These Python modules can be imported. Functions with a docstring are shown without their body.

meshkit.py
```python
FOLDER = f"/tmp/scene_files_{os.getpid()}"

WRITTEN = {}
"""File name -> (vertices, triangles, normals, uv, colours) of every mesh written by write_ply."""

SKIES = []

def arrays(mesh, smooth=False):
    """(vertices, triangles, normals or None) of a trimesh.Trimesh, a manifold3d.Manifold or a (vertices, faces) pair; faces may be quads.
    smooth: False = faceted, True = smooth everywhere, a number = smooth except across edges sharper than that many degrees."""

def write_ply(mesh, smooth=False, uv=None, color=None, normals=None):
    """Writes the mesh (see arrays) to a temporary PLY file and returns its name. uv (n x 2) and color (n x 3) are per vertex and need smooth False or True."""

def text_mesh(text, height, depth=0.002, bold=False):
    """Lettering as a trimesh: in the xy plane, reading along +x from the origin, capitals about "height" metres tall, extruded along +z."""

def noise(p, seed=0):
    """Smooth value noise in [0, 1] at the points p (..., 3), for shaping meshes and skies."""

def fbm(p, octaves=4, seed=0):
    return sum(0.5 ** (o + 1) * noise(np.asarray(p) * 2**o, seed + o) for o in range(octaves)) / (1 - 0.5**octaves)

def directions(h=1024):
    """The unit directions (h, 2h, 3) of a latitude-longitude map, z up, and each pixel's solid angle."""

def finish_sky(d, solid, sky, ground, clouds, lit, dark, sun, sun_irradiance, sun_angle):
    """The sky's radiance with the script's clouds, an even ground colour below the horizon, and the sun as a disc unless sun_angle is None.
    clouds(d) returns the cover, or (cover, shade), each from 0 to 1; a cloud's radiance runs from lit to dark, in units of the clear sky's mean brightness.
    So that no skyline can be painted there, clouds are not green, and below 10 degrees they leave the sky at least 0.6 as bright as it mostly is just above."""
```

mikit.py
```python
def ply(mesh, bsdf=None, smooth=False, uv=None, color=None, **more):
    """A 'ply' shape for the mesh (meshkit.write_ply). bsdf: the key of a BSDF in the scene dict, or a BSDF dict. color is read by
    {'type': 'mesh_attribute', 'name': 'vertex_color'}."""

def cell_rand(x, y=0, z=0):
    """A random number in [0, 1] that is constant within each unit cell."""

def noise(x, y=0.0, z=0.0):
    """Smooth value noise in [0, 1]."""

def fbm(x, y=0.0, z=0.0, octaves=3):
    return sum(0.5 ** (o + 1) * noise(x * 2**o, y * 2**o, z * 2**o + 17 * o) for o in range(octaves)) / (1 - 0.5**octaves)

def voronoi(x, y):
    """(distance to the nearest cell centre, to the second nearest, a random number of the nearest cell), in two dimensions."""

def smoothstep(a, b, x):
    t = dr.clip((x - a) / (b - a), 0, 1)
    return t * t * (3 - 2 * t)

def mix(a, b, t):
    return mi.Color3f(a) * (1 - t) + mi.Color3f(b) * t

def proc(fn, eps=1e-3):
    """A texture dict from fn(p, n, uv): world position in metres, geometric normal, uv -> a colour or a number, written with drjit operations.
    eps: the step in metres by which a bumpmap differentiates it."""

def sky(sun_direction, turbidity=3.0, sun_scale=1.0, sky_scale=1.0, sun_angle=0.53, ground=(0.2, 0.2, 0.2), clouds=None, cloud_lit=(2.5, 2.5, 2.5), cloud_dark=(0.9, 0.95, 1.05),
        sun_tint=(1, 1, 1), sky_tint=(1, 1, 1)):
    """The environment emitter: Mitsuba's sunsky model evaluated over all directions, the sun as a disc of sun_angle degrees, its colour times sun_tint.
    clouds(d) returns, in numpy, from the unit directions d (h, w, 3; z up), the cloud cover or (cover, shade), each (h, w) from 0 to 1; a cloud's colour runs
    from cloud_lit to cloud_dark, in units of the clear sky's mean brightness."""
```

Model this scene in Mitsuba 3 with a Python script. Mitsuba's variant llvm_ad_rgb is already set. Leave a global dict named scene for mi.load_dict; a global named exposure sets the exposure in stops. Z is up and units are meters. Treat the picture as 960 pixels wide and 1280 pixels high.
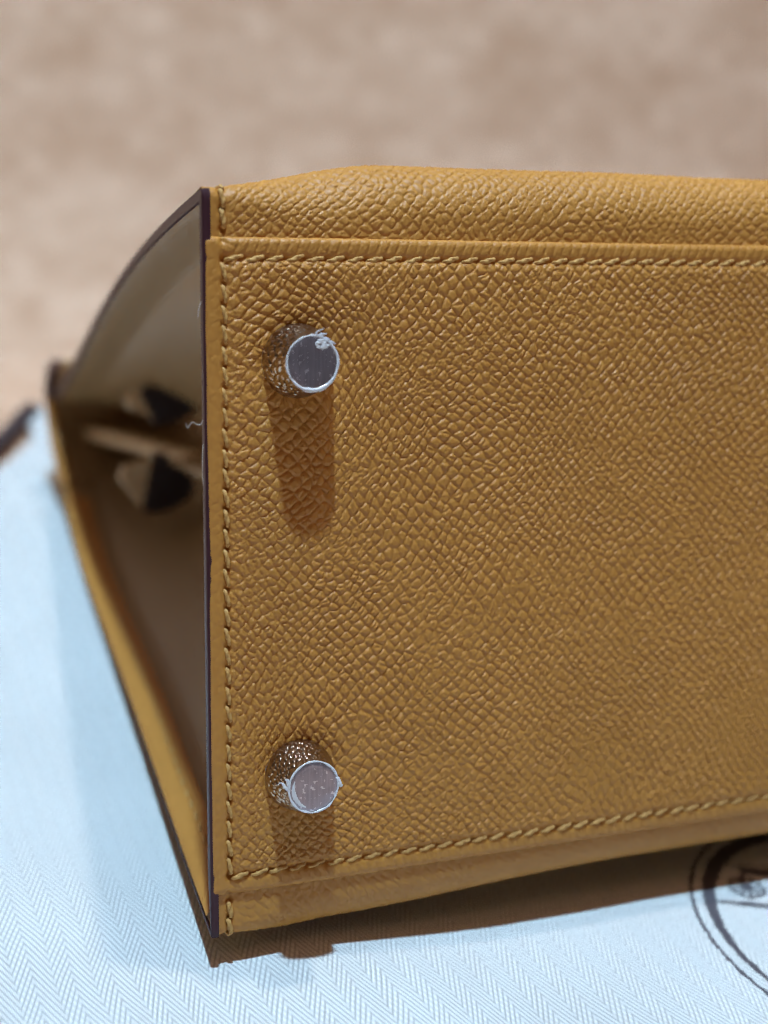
import math, numpy as np, trimesh, mitsuba as mi, drjit as dr, mikit, meshkit
from mikit import noise, fbm, voronoi, smoothstep, mix, cell_rand
T = mi.ScalarTransform4f
scene, labels = {}, {}
rng = np.random.default_rng(7)
CM = 0.01

# ------------------------------------------------------------------ camera (centimetres, turned to metres)
CAM = np.array([-6.5864, -20.3202, 15.6999])
RIGHT = np.array([0.92287, -0.37580, 0.08419])
DOWN = np.array([-0.05287, -0.34017, -0.93888])
FWD = np.array([0.38147, 0.86201, -0.33380])
scene['camera'] = {'type': 'thinlens', 'fov': 28.15, 'fov_axis': 'x', 'aperture_radius': 0.0026, 'focus_distance': 0.2465,
                   'near_clip': 0.01, 'far_clip': 50.0,
                   'to_world': T().look_at(origin=(CAM * CM).tolist(), target=((CAM + FWD * 10) * CM).tolist(), up=(-DOWN).tolist())}
# ------------------------------------------------------------------ lamps: two ceiling spotlights, an added fill panel and the dim warm room
KEY_DIR = np.array([-0.081, -0.079, 0.994]); KEY_POS = KEY_DIR * 1.05 + [0.02, 0.015, 0.08]
KEY_RAD = np.array([0.60, 0.94, 1.22]) * 5000
SIDE_DIR = np.array([0.125, 0.13, 1.0]); SIDE_POS = SIDE_DIR / np.linalg.norm(SIDE_DIR) * 1.9 + [0.0, 0.05, 0.05]
SIDE_RAD = np.array([1.0, 0.92, 0.86]) * 1000
ROOM = np.array([0.050, 0.034, 0.028])
PANEL_POS = np.array([0.10, -0.42, 1.70]); PANEL_RAD = np.array([0.95, 0.48, 0.31])  # added warm fill panel, brightens the shaded cloth before the bag
exposure = 0.0


def lamp(key, pos, rad, r, label):
    d = np.array([0.04, 0.06, 0.05]) - pos
    scene[key] = {'type': 'disk', 'to_world': T().look_at(origin=pos.tolist(), target=(pos + d).tolist(), up=[0, 1, 0.01]) @ T().scale(r),
                  'bsdf': {'type': 'ref', 'id': 'mat_black'}, 'emitter': {'type': 'area', 'radiance': {'type': 'rgb', 'value': rad.tolist()}}}
    labels[key] = {'label': label, 'category': 'lamp'}


scene['mat_black'] = {'type': 'diffuse', 'reflectance': {'type': 'rgb', 'value': [0.02, 0.02, 0.02]}}
lamp('ceiling_spotlight', KEY_POS, KEY_RAD, 0.0165, 'bright cool ceiling spotlight almost straight above the bag')
lamp('ceiling_spotlight_001', SIDE_POS, SIDE_RAD, 0.03, 'weaker ceiling spotlight above and right of the bag')
scene['added_fill_panel'] = {'type': 'rectangle', 'to_world': T().look_at(origin=PANEL_POS.tolist(), target=[0.05, 0.03, 0.05], up=[1, 0, 0.01]) @ T().scale(0.6),
                          'bsdf': {'type': 'ref', 'id': 'mat_black'}, 'emitter': {'type': 'area', 'radiance': {'type': 'rgb', 'value': PANEL_RAD.tolist()}}}
labels['added_fill_panel'] = {'label': 'added broad warm square fill panel above the viewer', 'category': 'lamp'}
scene['room_light'] = {'type': 'constant', 'radiance': {'type': 'rgb', 'value': ROOM.tolist()}}

# ------------------------------------------------------------------ materials


def C(*c): return mi.Color3f(*c)


def rgb(*c): return {'type': 'rgb', 'value': list(c)}


def principled(color, rough, **k):
    return {'type': 'principled', 'base_color': color if isinstance(color, dict) else rgb(*color), 'roughness': rough, **k}


def two(b): return {'type': 'twosided', 'bsdf': b}


def leather_color(p, n, uv):
    q = p * 100
    t = fbm(q.x * 0.55 + 3, q.y * 0.55, q.z * 0.55, 3)
    f = noise(q.x * 9, q.y * 9, q.z * 9)
    return mix(C(0.405, 0.172, 0.030), C(0.510, 0.224, 0.043), t * 0.8 + f * 0.25)


def leather_pore(p, n, uv):
    q = p * 100
    return (noise(q.x * 38, q.y * 38, q.z * 38) + 0.6 * noise(q.x * 85, q.y * 85, q.z * 85)) * 0.00004


LC = mikit.proc(leather_color)
scene['mat_leather'] = two({'type': 'bumpmap', 'arbitrary': mikit.proc(leather_pore, 5e-5), 'scale': 1.0,
                            'bsdf': principled(LC, 0.50, specular=0.42)})


def grain_bump(p, n, uv):
    q = p * 100
    a, b, r = voronoi((q.x + q.z) * 4.6, (q.y * 1.0 + q.z * 0.55 - q.x) * 4.6)
    return smoothstep(0.0, 0.3, b - a) * 0.00012


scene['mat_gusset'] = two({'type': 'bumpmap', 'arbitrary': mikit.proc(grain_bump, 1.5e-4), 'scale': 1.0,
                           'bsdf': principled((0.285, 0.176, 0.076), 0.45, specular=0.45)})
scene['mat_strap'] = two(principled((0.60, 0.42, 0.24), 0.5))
scene['mat_thread'] = two(principled((0.50, 0.275, 0.085), 0.65, specular=0.3))
scene['mat_edge'] = two(principled((0.050, 0.017, 0.022), 0.40, specular=0.25))
scene['mat_dark'] = two(principled((0.018, 0.012, 0.016), 0.5))  # shade inside the tab openings, put into the colour
scene['mat_metal'] = two({'type': 'principled', 'base_color': rgb(0.50, 0.42, 0.34), 'metallic': 1.0, 'roughness': 0.15})


def cap_color(p, n, uv):
    q = p * 100
    streak = fbm(q.x * 34, q.z * 2.5, 2, 3)
    smear = fbm(q.x * 4, q.z * 4, 5, 3)
    speck = smoothstep(0.80, 0.90, noise(q.x * 30, q.z * 30, 7)) * 0.30
    return C(0.33, 0.285, 0.32) * (0.70 + 0.35 * streak + 0.35 * smear) + C(1, 1, 1) * speck


def cap_bump(p, n, uv):
    q = p * 100
    return noise(q.x * 60, q.z * 3 + q.x * 4, 0) * 0.000008 + noise(q.x * 5, q.z * 5, 3) * 0.00008 + fbm(q.x * 14, q.z * 14, 3) * 0.00002


scene['mat_cap'] = {'type': 'bumpmap', 'arbitrary': mikit.proc(cap_bump, 5e-5), 'scale': 1.0,
                    'bsdf': {'type': 'principled', 'base_color': mikit.proc(cap_color), 'metallic': 0.72, 'roughness': 0.26}}
scene['mat_film'] = two(principled((0.66, 0.67, 0.70), 0.25, specular=0.7))
scene['mat_lint'] = two(principled((0.55, 0.53, 0.50), 0.7))
scene['mat_cord'] = two(principled((0.030, 0.018, 0.024), 0.7))


def weave(q):
    """herringbone twill: columns along y, half a chevron 0.24 cm wide"""
    W = 0.31
    x = q.x + 0.03 * (noise(q.x * 0.6, q.y * 0.6, 1) - 0.5) * 4
    k = dr.floor(x / W)
    u = x / W - k
    odd = k - 2 * dr.floor(k / 2)
    s = dr.select(odd > 0.5, 1.0 - u, u)
    y = q.y + 0.05 * (noise(q.x * 1.5, q.y * 1.5, 4) - 0.5)
    ph = (y - s * 0.78) / 0.225
    rib = 0.5 + 0.5 * dr.cos(ph * 2 * math.pi)
    yarn = 0.5 + 0.5 * dr.cos(x / W * 2 * math.pi * 6 + ph * math.pi * 2)
    edge = smoothstep(0.0, 0.12, dr.minimum(u, 1 - u))
    return dr.sqrt(rib) * (0.60 + 0.40 * yarn) * (0.75 + 0.25 * edge)


def cloth_bump(p, n, uv):
    q = p * 100
    return weave(q) * 0.00034 + noise(q.x * 30, q.y * 30, 2) * 0.00003


RC = (12.15, -1.9)


def ink(q):
    """print on the cloth: a double ring and part of a drawn carriage"""
    dx, dy = q.x - RC[0], (q.y - RC[1]) * 0.84
    wob = (noise(q.x * 14, q.y * 14, 5) - 0.5) * 0.05
    r = dr.sqrt(dx * dx + dy * dy) + wob
    a = dr.atan2(dy, dx)
    outer = 1 - smoothstep(0.025, 0.05, dr.abs(r - 3.12))
    wid = 0.055 + 0.080 * smoothstep(-0.2, 0.9, dr.sin(a))
    inner = 1 - smoothstep(wid - 0.02, wid + 0.02, dr.abs(r - 2.80))

    yq = q.y - 0.42

    def stroke(x0, y0, x1, y1, w0, w1):
        ex, ey = x1 - x0, y1 - y0
        t = dr.clip(((q.x - x0) * ex + (yq - y0) * ey) / (ex * ex + ey * ey), 0, 1)
        d = dr.sqrt(dr.square(q.x - x0 - ex * t) + dr.square(yq - y0 - ey * t)) + wob * 0.7
        w = w0 + (w1 - w0) * t
        return 1 - smoothstep(w - 0.015, w + 0.02, d)
    m = dr.maximum(outer, inner)
    for s in ((10.60, 0.52, 11.25, 0.02, 0.02, 0.05), (11.0, 0.10, 11.7, -0.25, 0.10, 0.16), (11.05, 0.30, 11.9, -0.05, 0.02, 0.03),
              (9.65, -0.57, 10.5, -0.98, 0.03, 0.06), (10.5, -0.98, 11.9, -1.7, 0.06, 0.07), (10.0, -0.66, 10.9, -1.05, 0.015, 0.02),
              (10.9, 0.0, 10.75, -0.2, 0.03, 0.06), (11.5, -0.3, 12.6, -0.5, 0.12, 0.05)):
        m = dr.maximum(m, stroke(*s))
    wx, wy = q.x - 10.72, yq + 0.42
    wr, wa = dr.sqrt(wx * wx * 1.0 + wy * wy) + wob, dr.atan2(wy, wx)
    m = dr.maximum(m, 1 - smoothstep(0.02, 0.045, dr.abs(wr - 0.34)))
    m = dr.maximum(m, (1 - smoothstep(0.10, 0.15, wr)))
    m = dr.maximum(m, (1 - smoothstep(0.25, 0.6, 1 - dr.abs(dr.cos(wa * 5)))) * dr.select(wr < 0.34, 0.9, 0.0))
    return dr.clip(m, 0, 1)


def cloth_color(p, n, uv):
    q = p * 100
    w = weave(q)
    base = mix(C(0.46, 0.48, 0.49), C(0.81, 0.83, 0.83), w)
    base = base * (0.94 + 0.12 * fbm(q.x * 0.35, q.y * 0.35, 8, 3))
    return mix(base, C(0.040, 0.028, 0.045), ink(q) * (0.80 + 0.18 * w))


scene['mat_cloth'] = two({'type': 'bumpmap', 'arbitrary': mikit.proc(cloth_bump, 6e-5), 'scale': 1.0,
                          'bsdf': principled(mikit.proc(cloth_color), 0.85, specular=0.15, sheen=0.3)})


def suede_color(p, n, uv):
    q = p * 100
    a = fbm(q.x * 0.27, q.y * 0.27, q.z * 0.27 + 4, 4)
    b = fbm(q.x * 0.85 + 30, q.y * 0.85, q.z * 0.95, 3)
    c = noise(q.x * 2.2, q.y * 2.2, q.z * 2.2)
    t = dr.clip(0.5 + (a - 0.5) * 1.5 + (b - 0.5) * 1.3 + (c - 0.5) * 0.25, 0, 1)
    return mix(C(0.51, 0.320, 0.213), C(0.67, 0.465, 0.340), t)


def suede_bump(p, n, uv):
    q = p * 100
    return noise(q.x * 20, q.y * 20, q.z * 20) * 0.0002


scene['mat_suede'] = two(principled(mikit.proc(suede_color), 0.9, specular=0.1, sheen=0.4))

# ------------------------------------------------------------------ helpers


def put(key, mesh, mat, smooth=30, **k):
    """mesh in world centimetres -> scene entry"""
    if isinstance(mesh, tuple):
        v, f = np.asarray(mesh[0], float), np.asarray(mesh[1], int)
        if f.shape[1] == 4:
            f = np.vstack([f[:, [0, 1, 2]], f[:, [0, 2, 3]]])
        mesh = trimesh.Trimesh(v, f, process=False)
    m = trimesh.Trimesh(mesh.vertices * CM, mesh.faces, process=False)
    scene[key] = mikit.ply(m, mat, smooth=smooth, **k)


def numbered(name):
    if name not in scene:
        return name
    i = 1
    while f'{name}_{i:03d}' in scene:
        i += 1
    return f'{name}_{i:03d}'


def grid_faces(nu, nv, close_v=False, flip=False):
    i, j = np.meshgrid(np.arange(nu - 1), np.arange(nv if close_v else nv - 1), indexing='ij')
    j2 = (j + 1) % nv
    f = np.stack([i * nv + j, (i + 1) * nv + j, (i + 1) * nv + j2, i * nv + j2], -1).reshape(-1, 4)
    return f[:, ::-1] if flip else f


def grid(P, **k):
    return P.reshape(-1, 3), grid_faces(P.shape[0], P.shape[1], **k)


def sweep(path, rad, sides=8, up=(0, 0, 1), flat=1.0, twist=0.0):
    """closed tube along a path with round ends"""
    p = np.asarray(path, float)
    r = np.broadcast_to(np.asarray(rad, float), (len(p),)).copy()
    t = np.gradient(p, axis=0); t /= np.linalg.norm(t, axis=1, keepdims=True)
    a = np.cross(t, np.asarray(up, float)); a /= np.linalg.norm(a, axis=1, keepdims=True) + 1e-9
    b = np.cross(a, t)
    an = np.arange(sides) * 2 * math.pi / sides
    V = p[:, None] + r[:, None, None] * (np.cos(an)[None, :, None] * a[:, None] + flat * np.sin(an)[None, :, None] * b[:, None])
    v = V.reshape(-1, 3)
    f = grid_faces(len(p), sides, close_v=True)
    f = np.vstack([f[:, [0, 1, 2]], f[:, [0, 2, 3]]])
    n = len(v)
    v = np.vstack([v, p[0] , p[-1]])
    j = np.arange(sides)
    f = np.vstack([f, np.stack([j, (j + 1) % sides, j * 0 + n], 1), np.stack([(len(p) - 1) * sides + (j + 1) % sides, (len(p) - 1) * sides + j, j * 0 + n + 1], 1)])
    return trimesh.Trimesh(v, f, process=False)


def sstep(a, b, x):
    t = np.clip((x - a) / (b - a), 0, 1)
    return t * t * (3 - 2 * t)


# bag frame (x along the base, v up the base, n out of the base, cm) -> world
TH = math.radians(12.0)
VV = np.array([0, math.sin(TH), math.cos(TH)]); NN = np.array([0, -math.cos(TH), math.sin(TH)])
Z0 = 1.28


def W(x, v, n):
    x, v, n = np.broadcast_arrays(np.asarray(x, float), v, n)
    return x[..., None] * np.array([1.0, 0, 0]) + v[..., None] * VV + n[..., None] * NN + np.array([0, 0, Z0])


def vnoise(x, y, s, seed=0):
    return meshkit.noise(np.stack([x * s, y * s, np.zeros_like(x)], -1), seed)


def hash2(i, j, k):
    h = (i.astype(np.int64) * 374761393 + j.astype(np.int64) * 668265263 + k * 982451653) & 0xFFFFFFFF
    h = ((h ^ (h >> 13)) * 1274126177) & 0xFFFFFFFF
    return ((h ^ (h >> 16)) & 0xFFFFFF) / 16777215.0


def pebble(x, y, cell, jit=0.36, seed=0):
    """pressed leather grain: lozenge cells between creases on two diagonals. returns height 0..1"""
    wx = x + 0.26 * (vnoise(x, y, 0.55, seed + 1) - 0.5) * 2 + 0.035 * (vnoise(x, y, 2.6, seed + 2) - 0.5) * 2
    wy = y + 0.26 * (vnoise(x, y, 0.55, seed + 3) - 0.5) * 2 + 0.035 * (vnoise(x, y, 2.6, seed + 4) - 0.5) * 2
    a = (wx + 0.88 * wy) / cell * 0.74
    b = (wy * 0.95 - wx) / cell * 0.74
    ia, ib = np.floor(a), np.floor(b)
    d1 = np.full(a.shape, 9.0); d2 = d1.copy(); who = d1 * 0; turn = d1 * 0; rx = d1 * 0; ry = d1 * 0
    for p in (-1, 0, 1):
        for q in (-1, 0, 1):
            ca, cb = ia + p, ib + q
            ex = ca + 0.5 + jit * 2 * (hash2(ca, cb, 1 + seed) - 0.5) - a
            ey = cb + 0.5 + jit * 2 * (hash2(ca, cb, 2 + seed) - 0.5) - b
            d = np.sqrt(ex * ex + ey * ey)
            closer = d < d1
            d2 = np.where(closer, d1, np.minimum(d2, d))
            who = np.where(closer, hash2(ca, cb, 3 + seed), who)
            turn = np.where(closer, hash2(ca, cb, 4 + seed) * math.pi, turn)
            rx = np.where(closer, ex, rx); ry = np.where(closer, ey, ry)
            d1 = np.where(closer, d, d1)
    e = d2 - d1
    # every third cell is split by a finer crease of its own
    cut = np.abs(rx * np.cos(turn) + ry * np.sin(turn) + 0.12)
    split = np.clip(cut / 0.16, 0, 1)
    h = np.clip(e / 0.42, 0, 1) ** 0.55 * (0.70 + 0.30 * who)
    h = np.where(who > 0.62, h * (0.55 + 0.45 * split), h)
    return h - 0.22 * d1 ** 2, who


def grain(x, y, seed=0):
    h, w = pebble(x, y, 0.158, 0.25, seed)
    h2, _ = pebble(x + 5.1, y + 2.3, 0.105, 0.42, seed + 20)
    patch = sstep(0.45, 0.75, vnoise(x, y, 1.6, seed + 9))
    fine = vnoise(x, y, 22, seed + 11) - 0.5
    return h * (1 - 0.25 * patch) + 0.38 * patch * h2 + 0.24 * fine


# ------------------------------------------------------------------ the setting: one suede sheet that rises behind


def build_ground():
    prof = [(-60.0, -0.45), (0, -0.45), (20, -0.45), (38.0, -0.45)]
    r, ang = 13.0, math.radians(72)
    for a in np.linspace(0.05, 1, 16) * ang:
        prof.append((38 + r * math.sin(a), -0.45 + r * (1 - math.cos(a))))
    y1, z1 = prof[-1]
    for s in (4, 10, 20, 40, 70, 100):
        prof.append((y1 + s * math.cos(ang), z1 + s * math.sin(ang)))
    prof = np.array(prof)
    xs = np.linspace(-110, 190, 61)
    P = np.zeros((len(xs), len(prof), 3))
    P[..., 0] = xs[:, None]; P[..., 1] = prof[None, :, 0]; P[..., 2] = prof[None, :, 1]
    back = sstep(38, 52, P[..., 1])
    P[..., 1] += back * 1.2 * (vnoise(P[..., 0], P[..., 2], 0.06, 3) - 0.5)
    put('ground', grid(P), 'mat_suede', smooth=True)
    labels['ground'] = {'label': 'mottled beige suede surface under the cloth, rising behind the bag', 'kind': 'structure'}


build_ground()

# ------------------------------------------------------------------ dust bag: herringbone cloth with drawstring


def cloth_z(x, y):
    z = 0.10 * (vnoise(x, y, 0.22, 1) - 0.5) + 0.03 * (vnoise(x, y, 0.7, 2) - 0.5)
    z = z - 0.30 * sstep(1.0, 6.0, x) * (1 - sstep(8, 14, y)) * sstep(-9, -1, y + 4)   # sags in front of the bag to the right
    z = z - 0.25 * np.exp(-((x - 6) / 7) ** 2 - ((y - 16) / 6) ** 2)
    return z


def build_cloth():
    xs = np.r_[np.linspace(-16, -5, 14)[:-1], np.linspace(-5, 15, 101)[:-1], np.linspace(15, 36, 22)]
    far = np.where(xs > 2.45, 32.6, 29.3 - (2.45 - xs) * 1.9) + 0.0
    far = np.where((xs > 2.2) & (xs <= 2.7), 29.3 + (xs - 2.2) / 0.5 * 3.3, far)
    t = np.linspace(0, 1, 150)
    top = np.zeros((len(xs), len(t), 3))
    y0 = -13.0
    top[..., 0] = xs[:, None]
    top[..., 1] = y0 + t[None] * (far[:, None] - y0)
    top[..., 2] = cloth_z(top[..., 0], top[..., 1]) - 0.0
    # rounded hem along the far edge and the sides, then the underside
    n = top.shape[0]
    rim = 0.14
    rows = [top]
    for a in (45, 90, 135, 180):
        a = math.radians(a)
        e = top[:, -1:, :].copy(); e[..., 1] += rim * math.sin(a); e[..., 2] -= rim * (1 - math.cos(a))
        rows.append(e)
    bot = top[:, ::-1, :].copy(); bot[..., 2] -= 2 * rim
    rows.append(bot[:, ::10])
    P = np.concatenate(rows, 1)
    put('dust_bag__cloth', grid(P), 'mat_cloth', smooth=True)


build_cloth()
labels['dust_bag'] = {'label': 'pale herringbone cloth dust bag with printed double ring, spread flat under the handbag', 'category': 'dust bag'}
pts = np.array([[2.75, 31.9, 0.05], [2.35, 31.1, 0.18], [1.75, 29.8, 0.12], [1.15, 28.5, 0.10], [0.3, 26.9, 0.15], [-1.0, 25.4, 0.12], [-3, 24.0, 0.0]])
tt = np.linspace(0, 6, 60)
from scipy.interpolate import CubicSpline
cs = CubicSpline(np.arange(7), pts)
put('dust_bag__drawstring', sweep(cs(tt), 0.27, 10), 'mat_cord', smooth=True)
labels['dust_bag__drawstring'] = {'label': 'dark brown drawstring cord'}

# ------------------------------------------------------------------ the handbag
D = 10.6          # base depth between its two folded seams
XR = 27.0         # length of the base
K = 0.085         # panels narrow by this much per cm away from the base
UP = np.array([(11.33, 0.0), (11.12, -2.0), (10.87, -4.0), (10.02, -9.03), (8.69, -14.66), (7.55, -19.0), (6.9, -21.5), (6.6, -22.6)])      # (v, n) of the left upper edge
LO = np.array([(-0.72, 0.0), (0.22, -5.1), (0.98, -9.15), (2.07, -15.96), (3.55, -20.6), (4.05, -21.6), (4.3, -22.6)])
BT = -0.10        # front of the panels beside the base sheet


def up_v(n): return CubicSpline(-UP[:, 1], UP[:, 0])(-np.asarray(n))
def lo_v(n): return CubicSpline(-LO[:, 1], LO[:, 0])(-np.asarray(n))


# --- base panel: sheet with folded long edges, pressed grain
PITCH = 0.335


def stitch_dents(s, o, pitch, off):
    """dents at the stitch holes; s along the seam, o across"""
    k = np.round((s - off) / pitch)
    ds = s - off - k * pitch
    return np.exp(-(ds / 0.055) ** 2 - (o / 0.05) ** 2)


def build_base():
    xs = np.r_[np.arange(0, 12.6, 0.0175), np.linspace(12.6, XR, 120)]
    vs = np.arange(0.0, D + 1e-6, 0.0175); vs[-1] = D
    X, V = np.meshgrid(xs, vs, indexing='ij')
    g = grain(X, V)
    eb = np.minimum(V, D - V)                       # distance to the folded edges
    ex = X
    m = 0.18 + 0.82 * sstep(0.30, 0.52, eb) * sstep(0.27, 0.48, ex)
    h = 0.048 * m * g
    # seams: a shallow groove with holes, puckers between seam and edge
    sx, sv = 0.30, 0.335
    groove = np.exp(-((ex - sx) / 0.07) ** 2) + np.exp(-((eb - sv) / 0.075) ** 2) * sstep(0.2, 0.35, ex)
    h -= 0.026 * groove
    h -= 0.06 * stitch_dents(V, ex - sx, PITCH * 0.95, 0.335) + 0.06 * stitch_dents(X, eb - sv, PITCH, 0.30)
    h -= 0.018 * np.cos((X - 0.30 + 0.35 * (eb - 0.3)) / PITCH * 2 * math.pi) ** 8 * np.exp(-((eb - 0.17) / 0.13) ** 2) * sstep(0.2, 0.4, ex)
    h -= 0.012 * np.cos((V - 0.335 + 0.4 * (ex - 0.3)) / (PITCH * 0.95) * 2 * math.pi) ** 8 * np.exp(-((ex - 0.40) / 0.10) ** 2)
    h += 0.010 * (vnoise(X, V, 5.0, 5) - 0.5) * (1 - m)
    # dimple where the feet are riveted
    for fx, fv in FEET:
        r = np.hypot(X - fx, V - fv)
        h -= 0.035 * np.exp(-((r - 0.50) / 0.22) ** 2)
    h += 0.04 * (vnoise(X, V, 0.35, 8) - 0.5)       # slow swell of the hide
    r = 0.13
    rr = np.clip(r - eb, 0, r); roundv = r - np.sqrt(np.maximum(r * r - rr * rr, 0))
    rx = np.clip(0.06 - ex, 0, 0.06); roundx = 0.06 - np.sqrt(np.maximum(0.0036 - rx * rx, 0))
    N = h - roundv - roundx
    P = W(X, V, N)
    lip = lambda v, n: W(xs[:, None], np.full((len(xs), 1), v), np.full((len(xs), 1), n))
    P = np.concatenate([lip(0.06, -0.16), lip(0.0, -0.16), lip(-0.004, -0.12), P, lip(D + 0.004, -0.12), lip(D, -0.16), lip(D - 0.06, -0.16)], 1)
    # left end
    first = P[0:1].copy(); back = first.copy(); back += NN * 0.0
    v_of = (first - np.array([0, 0, Z0])) @ VV
    back = W(np.zeros_like(v_of), v_of, np.full_like(v_of, -0.15))
    P = np.concatenate([back, P], 0)
    put('handbag__base_panel', grid(P), 'mat_leather', smooth=True)


FEET = [(1.48, D - 1.924), (1.48, 1.924), (XR - 1.48, D - 1.924), (XR - 1.48, 1.924)]
build_base()


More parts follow.
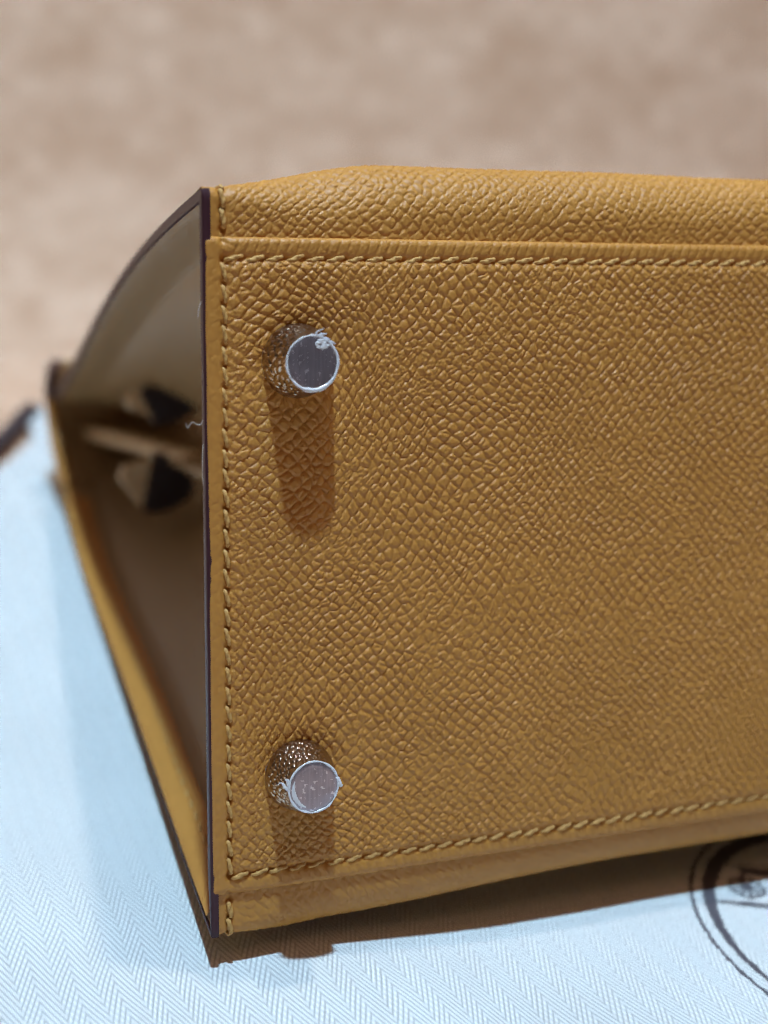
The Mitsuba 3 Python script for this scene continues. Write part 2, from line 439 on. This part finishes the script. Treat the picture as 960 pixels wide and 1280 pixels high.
# --- upper and lower panels: from under the base sheet, round the corner, back to the mouth
def build_panel(kind):
    top = kind == 'upper_panel'
    xs = np.r_[np.arange(0, 12.6, 0.022), np.linspace(12.6, XR, 60)]
    fine = np.r_[np.arange(0, 3.2, 0.02), np.linspace(3.2, 25, 90)] if top else np.r_[np.arange(0, 2.2, 0.024), np.linspace(2.2, 25, 90)]
    rows = []
    for x in xs:
        xe = min(x, XR - x)
        b = sstep(0.0, 2.2, xe)
        b2 = sstep(0.3, 4.5, xe)
        if top:
            rad = 0.16 + 0.74 * b
            vt = 11.33 + 0.46 * sstep(0.0, 3.2, xe)
            d = np.linspace(0, 24, 60)
            v0 = vt
            dep = np.linspace(rad, 22.6, 40)
            edge = up_v(-dep)
            vv = edge + (vt - 11.33) * np.exp(-dep / 9) + 0.35 * b2 * np.sin(np.pi * np.clip(dep / 22, 0, 1))
            arc = np.linspace(0, math.pi / 2, 24)
            start = [(D - 0.45, BT), (D - 0.1, BT)]
            c = (vt - rad, BT - rad)
            corner = [(c[0] + rad * math.sin(a) , c[1] + rad * math.cos(a)) for a in arc]
            vv = vv + (corner[-1][0] - vv[0]) * np.exp(-(dep - rad) / 1.2)
            poly = np.array([(v, n) for v, n in start if v < c[0] - 0.02] + corner + [(v, -dd) for v, dd in zip(vv[1:], dep[1:])])
        else:
            rad = 0.16 + 0.50 * b
            vt = -0.72 - 0.16 * sstep(0, 1.8, xe) + 0.22 * sstep(2.0, 8, xe)
            dep = np.linspace(rad + 0.1, 22.6, 40)
            edge = lo_v(-dep)
            vv = edge - 0.40 * b2 * np.sin(np.pi * np.clip(dep / 22, 0, 1)) * 0.6
            arc = np.linspace(0, math.pi / 2, 24)
            start = [(0.45, BT), (0.1, BT)]
            c = (vt + rad, BT - rad)
            corner = [(c[0] - rad * math.sin(a), c[1] + rad * math.cos(a)) for a in arc]
            vv = vv + (corner[-1][0] - vv[0]) * np.exp(-(dep - rad) / 1.2)
            poly = np.array([(v, n) for v, n in start if v > c[0] + 0.02] + corner + [(v, -dd) for v, dd in zip(vv[1:], dep[1:])])
        s = np.r_[0, np.cumsum(np.linalg.norm(np.diff(poly, axis=0), axis=1))]
        q = fine * s[-1] / fine[-1]
        rows.append(np.stack([np.interp(q, s, poly[:, 0]), np.interp(q, s, poly[:, 1])], -1))
    Q = np.array(rows)                                            # (nx, ns, 2)
    S = np.broadcast_to(fine, Q.shape[:2]); X = np.broadcast_to(xs[:, None], S.shape)
    depth = np.clip(-Q[..., 1], 0, 30)
    mid = XR / 2
    X3 = mid + (X - mid) * (1 - K * depth / mid)
    P = W(X3, Q[..., 0], Q[..., 1])
    du = np.gradient(P, axis=0); dv = np.gradient(P, axis=1)
    nr = np.cross(du, dv); nr /= np.linalg.norm(nr, axis=-1, keepdims=True) + 1e-12
    if (nr[50, 30] @ NN) < 0:
        nr = -nr
    g = grain(X, S, 40 if top else 70)
    m = 0.2 + 0.8 * sstep(0.30, 0.55, X)
    if not top:
        m = m * 0.6
    h = 0.034 * m * g - 0.03 * np.exp(-((X - 0.30) / 0.07) ** 2)
    off = 0.12
    h -= 0.055 * stitch_dents(S, X - 0.30, PITCH * 0.95, off + (0.45 if top else 0.45))
    h += 0.05 * (vnoise(X, S, 0.4, 6) - 0.5) * sstep(0, 1.5, X)
    h += 0.012 * (vnoise(X, S, 4.0, 5) - 0.5) * (1 - m)
    P = P + nr * h[..., None]
    inner = P[:, ::-1] - nr[:, ::-1] * 0.16                      # thickness
    Pc = np.concatenate([P, inner[:, ::4]], 1)
    put(f'handbag__{kind}', grid(Pc), 'mat_leather', smooth=True)
    return P, nr, fine


PU, NU, SU = build_panel('upper_panel')
PL, NL, SL = build_panel('lower_panel')


# --- edge band: the dark painted edge of the left side, all round
def edge_outline():
    d = np.r_[0.0, 0.35, np.linspace(0.8, 22.4, 60)]
    lo = np.stack([lo_v(-d), -d], -1)[::-1]
    hi = np.stack([up_v(-d), -d], -1)
    fr = np.linspace(lo[-1, 0] + 0.12, hi[0, 0] - 0.12, 120)
    front = np.stack([fr, np.full_like(fr, BT + 0.08)], -1)
    front[:, 1] += 0.02 * np.sin(fr * 2.1) * 0 + 0.012 * (meshkit.noise(np.stack([fr * 1.3, fr * 0, fr * 0], -1)) - 0.5)
    return lo, front, hi


def band(path, inward, width, x_out=-0.03, x_in=0.10):
    """rounded strip: path (v,n) is its outer edge, it is 'width' wide towards 'inward'"""
    x0 = K * np.clip(-path[:, 1], 0, 30)
    sec = [(0.0, x_in), (0.0, x_out + 0.05), (0.01, x_out + 0.012), (0.03, x_out), (width - 0.03, x_out), (width - 0.01, x_out + 0.012), (width, x_out + 0.05), (width, x_in)]
    P = np.stack([W(x0 + b, path[:, 0] + inward[:, 0] * a, path[:, 1] + inward[:, 1] * a) for a, b in sec], 1)
    return grid(P, close_v=True)


lo, fr, hi = edge_outline()
full = np.vstack([lo[:-1], [[lo[-1, 0] + 0.02, -0.06]], fr, [[hi[0, 0] - 0.02, -0.06]], hi[1:]])
tg = np.gradient(full, axis=0); tg /= np.linalg.norm(tg, axis=1, keepdims=True)
inw = np.stack([-tg[:, 1], tg[:, 0]], -1)
mid_pt = np.array([5.3, -6.0])
inw *= np.sign(((mid_pt - full) * inw).sum(1, keepdims=True))
wid = np.r_[np.full(len(lo) - 1, 0.07), np.linspace(0.07, 0.19, 12), np.full(len(full) - len(lo) + 1 - 12, 0.19)]
put('handbag__edge_band', band(full, inw, wid), 'mat_edge', smooth=35)
labels['handbag__edge_band'] = {'label': 'dark plum painted leather edge'}


# --- gusset: folds inwards, with a centre ridge towards the mouth
def gusset_point(d, w):
    """d depth (cm, >0), w in [-1, 1] from lower to upper edge -> (x, v, n)"""
    vu, vl = up_v(-d) - 0.16, lo_v(-d) + 0.14
    aw = np.abs(w)
    half = (vu - vl) / 2
    fl = 0.10
    flange = 0.80
    t = np.clip((1 - aw) / 1.0, 0, 1)
    c = 0.45 + 1.75 * sstep(0.0, 9.0, d)
    prof = sstep(0.0, 0.62, t) ** 0.8
    x = K * d + flange * sstep(0, 0.07, t) + c * prof
    ridge = (1.0 + 0.5 * sstep(16, 22, d)) * sstep(5.0, 14.0, d) * np.exp(-(w / 0.12) ** 2)
    x = x + 0.4 * sstep(6, 16, d) * prof - ridge
    v = (vu + vl) / 2 + half * w
    return x, v, -d


dd = np.r_[0.32, np.linspace(0.6, 22.5, 110)]
ww = np.linspace(-1, 1, 161)
ww = np.sign(ww) * np.abs(ww) ** 0.85
DG, WG = np.meshgrid(dd, ww, indexing='ij')
GX, GV, GN = gusset_point(DG, WG)
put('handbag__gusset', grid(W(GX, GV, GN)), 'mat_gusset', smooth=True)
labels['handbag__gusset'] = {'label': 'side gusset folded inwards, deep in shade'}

# lit strip of the gusset seam allowance, put in as lighter leather
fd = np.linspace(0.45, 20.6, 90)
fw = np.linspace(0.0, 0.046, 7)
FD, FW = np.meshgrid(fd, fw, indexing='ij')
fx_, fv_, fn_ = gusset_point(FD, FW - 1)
put('handbag__gusset__lit_seam_flange', grid(W(fx_ - 0.03, fv_ + 0.035, fn_)), 'mat_leather', smooth=True)

# --- right gusset, plain (out of the picture)
xr = XR - K * DG - 0.5 - 1.2 * (1 - WG ** 2)
put('handbag__gusset_001', grid(W(xr, GV, GN)), 'mat_gusset', smooth=True)


# --- straps: two short folded tabs beside the ridge, dark solids for the shade in their openings
def slab(corners, thick, key, mat):
    """extruded quadrilateral, corners in bag (x,v,n)"""
    c = W(*np.array(corners, float).T)
    nrm = np.cross(c[1] - c[0], c[2] - c[0]); nrm /= np.linalg.norm(nrm)
    pts = np.vstack([c + nrm * thick / 2, c - nrm * thick / 2])
    put(key, trimesh.convex.convex_hull(pts), mat, smooth=20)


def tab(outline, n, thick, mat, key, bulge=0.0):
    o = np.array(outline, float)
    o = CubicSpline(np.arange(len(o) + 1), np.vstack([o, o[:1]]), bc_type='periodic')(np.linspace(0, len(o), 48)[:-1]) if bulge else o
    c = np.vstack([W(o[:, 0], o[:, 1], np.full(len(o), n)), W(o[:, 0], o[:, 1], np.full(len(o), n - thick)), W(o[:, 0].mean(), o[:, 1].mean(), n + bulge * 0.3)[None]])
    put(key, trimesh.convex.convex_hull(c), mat, smooth=25)


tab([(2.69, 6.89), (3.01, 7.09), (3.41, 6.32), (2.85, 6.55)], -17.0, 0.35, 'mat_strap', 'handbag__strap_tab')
tab([(3.18, 7.02), (3.8, 7.14), (4.75, 7.0), (4.55, 6.45), (3.75, 6.15), (3.42, 6.32)], -17.05, 0.4, 'mat_dark', 'handbag__strap_tab__opening_shade', 0.3)
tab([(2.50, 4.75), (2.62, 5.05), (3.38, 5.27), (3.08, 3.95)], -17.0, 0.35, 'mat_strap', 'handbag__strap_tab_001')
tab([(3.41, 5.23), (4.0, 5.12), (4.5, 4.62), (4.2, 4.0), (3.12, 3.90)], -17.05, 0.4, 'mat_dark', 'handbag__strap_tab_001__opening_shade', 0.3)


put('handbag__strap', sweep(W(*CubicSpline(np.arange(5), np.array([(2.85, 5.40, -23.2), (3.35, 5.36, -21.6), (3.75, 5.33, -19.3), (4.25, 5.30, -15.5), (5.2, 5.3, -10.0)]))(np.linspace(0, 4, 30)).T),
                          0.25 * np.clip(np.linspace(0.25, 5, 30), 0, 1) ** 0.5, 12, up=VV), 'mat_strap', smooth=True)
labels['handbag__strap'] = {'label': 'pale tan leather strap inside the folded side'}


# --- flap: closes the mouth at the far end
def build_flap():
    xs = np.r_[1.88, 1.95, np.linspace(2.1, XR - 2.0, 30)]
    prof = [(4.0, -21.3), (4.35, -21.9), (4.95, -22.75), (5.6, -23.3), (6.3, -23.6), (6.95, -23.5), (7.4, -22.95), (7.38, -22.0)]
    cs2 = CubicSpline(np.arange(8), np.array(prof)); q = cs2(np.linspace(0, 7, 40))
    tg = np.gradient(q, axis=0); tg /= np.linalg.norm(tg, axis=1, keepdims=True)
    no = np.stack([tg[:, 1], -tg[:, 0]], -1)
    ring = np.vstack([q + no * 0.17, (q - no * 0.17)[::-1]])
    P = np.stack([W(np.full(len(ring), x), ring[:, 0], ring[:, 1]) for x in xs], 0)
    v, f = grid(P, close_v=True)
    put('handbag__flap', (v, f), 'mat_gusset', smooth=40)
    # painted end
    mid = len(q)
    e = q[:25]
    put('handbag__flap__rolled_edge', sweep(W(np.full(len(e), 1.95), e[:, 0], e[:, 1]), 0.19, 12, up=(1, 0, 0)), 'mat_leather', smooth=True)
    e = q[23:]
    put('handbag__flap__painted_edge', sweep(W(np.full(len(e), 1.95), e[:, 0], e[:, 1]), 0.20, 12, up=(1, 0, 0)), 'mat_edge', smooth=True)


build_flap()


# --- feet: metal studs with leather grain pressed into the cone, film on the flat end
def build_foot(fx, fv, idx):
    base = numbered('handbag__foot')
    prof = [(0.585, -0.05), (0.59, 0.02), (0.585, 0.07), (0.545, 0.22), (0.50, 0.40), (0.462, 0.56), (0.438, 0.66), (0.425, 0.695), (0.405, 0.708)]
    prof = np.array(prof)
    s = np.r_[0, np.cumsum(np.linalg.norm(np.diff(prof, axis=0), axis=1))]
    q = np.linspace(0, s[-1], 64)
    r, h = np.interp(q, s, prof[:, 0]), np.interp(q, s, prof[:, 1])
    na = 260
    a = np.arange(na) * 2 * math.pi / na
    A, Q = np.meshgrid(a, q, indexing='ij')
    wrap = np.minimum(A, 2 * math.pi - A)
    g, _ = pebble(A * 0.5 + 3 * idx, Q, 0.115, 0.32, 90 + idx)
    g0, _ = pebble((A - 2 * math.pi) * 0.5 + 3 * idx, Q, 0.115, 0.32, 90 + idx)
    t = sstep(math.pi * 1.8, math.pi * 2, A)
    g = g * (1 - t) + g0 * t
    m = sstep(0.10, 0.22, Q) * (1 - sstep(s[-1] - 0.10, s[-1] - 0.04, Q))
    R = np.broadcast_to(r, A.shape) + 0.032 * m * (g - 0.6)
    P = W(fx + R * np.cos(A), fv + R * np.sin(A), np.broadcast_to(h, A.shape))
    v, f = grid(np.swapaxes(P, 0, 1), close_v=True)
    put(base, (v, f), 'mat_metal', smooth=True)
    # flat end
    rr = np.array([0.0001, 0.2, 0.35, 0.398, 0.412])
    hh = np.array([0.716, 0.716, 0.715, 0.711, 0.700])
    a = np.arange(64) * 2 * math.pi / 64
    P = np.stack([W(fx + q_ * np.cos(a), fv + q_ * np.sin(a), np.full(64, z_)) for q_, z_ in zip(rr, hh)], 0)
    put(base + '__cap', grid(P, close_v=True), 'mat_cap', smooth=True)
    labels[base + '__cap'] = {'label': 'flat polished end'}
    # leftover protective film: a torn rim and shreds
    rg = np.random.default_rng(100 + idx)
    a = np.linspace(0, 2 * math.pi, 91)[:-1]
    wob = 0.011 * (meshkit.noise(np.stack([np.cos(a) * 3.5 + idx, np.sin(a) * 3.5, a * 0], -1), 5) - 0.4)
    path = W(fx + (0.418 + wob) * np.cos(a), fv + (0.418 + wob) * np.sin(a), 0.712 + wob)
    rad = 0.008 + 0.018 * meshkit.noise(np.stack([np.cos(a) * 5 + idx, np.sin(a) * 5, a * 0], -1), 8)
    if idx == 0:
        rad = rad + 0.022 * np.exp(-(((a - 5.0) / 0.9) ** 2))
    path = np.vstack([path, path[:1]]); rad = np.r_[rad, rad[:1]]
    parts = [sweep(path, rad, 8, up=NN, flat=0.6)]

    def shred(a0, out, lift, w):
        s_ = np.linspace(0, 1, 7)
        ang = a0 + 0.10 * np.sin(s_ * 5 + idx)
        rr_ = 0.41 + out * s_
        pth = W(fx + rr_ * np.cos(ang), fv + rr_ * np.sin(ang), 0.715 + lift * s_)
        return sweep(pth, w * (1.15 - s_), 6, up=NN, flat=0.35)
    if idx == 0:
        parts += [shred(1.2, 0.10, 0.02, 0.035), shred(1.35, 0.16, 0.03, 0.022), shred(0.75, 0.07, 0.01, 0.03), shred(1.0, 0.05, 0.01, 0.03)]
        for k in range(16):   # crumpled film pushed together on the cap
            c = np.array([0.05 + 0.17 * rg.random(), 0.22 + 0.13 * rg.random()])
            ang = rg.random() * 6.28
            L = 0.03 + 0.05 * rg.random()
            pth = W(fx + c[0] + L * np.cos(ang) * np.linspace(-1, 1, 5), fv + c[1] + L * np.sin(ang) * np.linspace(-1, 1, 5) * 0.6, 0.722 + 0.012 * rg.random() + 0 * np.linspace(-1, 1, 5))
            parts.append(sweep(pth, 0.018 * np.array([0.4, 0.9, 1, 0.8, 0.3]), 6, up=NN, flat=0.5))
    elif idx == 1:
        parts += [shred(3.0, 0.20, -0.02, 0.034), shred(2.85, 0.10, 0.0, 0.04), shred(0.0, 0.09, 0.0, 0.045), shred(0.12, 0.05, 0.0, 0.04)]
        a2 = np.linspace(2.75, 4.3, 16)
        parts.append(sweep(W(fx + 0.345 * np.cos(a2), fv + 0.345 * np.sin(a2), 0.722 + 0 * a2), 0.035 * np.sin(np.linspace(0.2, 2.9, 16)), 6, up=NN, flat=0.3))
    put(base + '__film', trimesh.util.concatenate(parts), 'mat_film', smooth=50)
    labels[base + '__film'] = {'label': 'torn rim of clear protective film'}


for i, (fx, fv) in enumerate(FEET[:2]):
    build_foot(fx, fv, i)


# --- stitches
def stitch_mesh(c, along, across, nrm, length, rad, slant):
    """two-ply thread: a slanted capsule dipping into the leather at its ends"""
    d = along * math.cos(slant) + across * math.sin(slant)
    s = np.linspace(-1, 1, 13)
    path = c + d * (s * length / 2)[:, None] + nrm * (0.034 * (1 - s ** 4) - 0.043)[:, None]
    env = rad * np.sqrt(np.clip(1 - 0.93 * np.abs(s) ** 6, 0.05, 1))
    sides = 10
    side = np.cross(nrm, d); side /= np.linalg.norm(side)
    an = np.arange(sides) * 2 * math.pi / sides
    V = []
    for k in range(len(s)):
        ph = s[k] * 3.4
        rr = env[k] * (1 + 0.20 * np.cos(2 * (an - ph)))
        V.append(path[k] + rr[:, None] * (np.cos(an)[:, None] * side + np.sin(an)[:, None] * nrm))
    v = np.array(V).reshape(-1, 3)
    f = grid_faces(len(s), sides, close_v=True)
    f = np.vstack([f[:, [0, 1, 2]], f[:, [0, 2, 3]]])
    return trimesh.Trimesh(v, f, process=False)


EX = np.array([1.0, 0, 0])


def jit(a): return a * (rng.random() * 2 - 1)


def stitch(holder, c, along, across, nrm, length=0.320, rad=0.036, slant=0.30):
    put(numbered(holder + '__stitch'), stitch_mesh(c + along * jit(0.010) + across * jit(0.008), along, across, nrm, length * (1 + jit(0.05)), rad * (1 + jit(0.07)), slant + jit(0.08)), 'mat_thread', smooth=True)


def row(n): return np.arange(n)


for k in range(39):      # upper seam of the base
    x = 0.30 + PITCH * (k + 0.5)
    stitch('handbag__base_panel', W(x, D - 0.335, 0.0), EX, VV, NN)
for k in range(39):      # lower seam
    x = 0.30 + PITCH * (k + 0.5)
    stitch('handbag__base_panel', W(x, 0.335, 0.0), EX, VV, NN)
p2 = PITCH * 0.95
for k in range(31):      # left seam
    v = 0.335 + p2 * (k + 0.5)
    if v < D - 0.3:
        stitch('handbag__base_panel', W(0.30, v, 0.0), VV, -EX, NN, length=0.305, rad=0.034, slant=0.22)
ix = int(round(0.30 / 0.022))
for P_, N_, S_, key, n_, lo_s in ((PU, NU, SU, 'handbag__upper_panel', 4, 0.45), (PL, NL, SL, 'handbag__lower_panel', 3, 0.45)):
    for k in range(n_):
        s = lo_s + 0.12 + p2 * (k + 0.5)
        j = int(np.searchsorted(S_, s))
        al = P_[ix, j + 2] - P_[ix, j - 2]; al /= np.linalg.norm(al)
        nr_ = N_[ix, j]; ac = np.cross(nr_, al)
        stitch(key, P_[ix, j] + nr_ * 0.03, al, ac, nr_, rad=0.042, slant=0.22)
for k in range(46):      # seam on the inside of the lower flange
    d = 0.8 + 0.42 * k
    if d > 20:
        break
    x, v, n = gusset_point(np.array(d), np.array(-0.945))
    x1, v1, n1 = gusset_point(np.array(d + 0.2), np.array(-0.945))
    al = W(x1, v1, n1) - W(x, v, n); al /= np.linalg.norm(al)
    stitch('handbag__gusset', W(K * d + 0.36, gusset_point(np.array(d), np.array(-0.966))[1] + 0.06, -d), al, EX, VV, length=0.3, rad=0.03, slant=0.1)
    stitch('handbag__gusset', W(K * d + 0.33, up_v(-d) - 0.24, -d), al, EX, -VV, length=0.3, rad=0.03, slant=0.1)


# --- lint on the edge
def lint(pts):
    c = CubicSpline(np.arange(len(pts)), np.array(pts, float))
    q = c(np.linspace(0, len(pts) - 1, 24))
    put(numbered('handbag__edge_band__lint_fibre'), sweep(W(*q.T), 0.0045, 5, up=(0.3, 1, 0.2)), 'mat_lint', smooth=True)


lint([(-0.05, 9.60, -0.05), (-0.10, 9.50, -0.02), (-0.12, 9.36, 0.0)])
lint([(-0.05, 7.78, -0.05), (-0.15, 7.72, 0.0), (-0.24, 7.76, 0.02), (-0.29, 7.69, 0.0), (-0.34, 7.75, 0.0)])
lint([(-0.055, 6.75, -0.06), (-0.075, 7.0, -0.03), (-0.07, 7.25, -0.03), (-0.05, 7.4, -0.06)])

labels['handbag'] = {'label': 'tan grained leather handbag lying on its side with its studded base towards the viewer', 'category': 'handbag'}
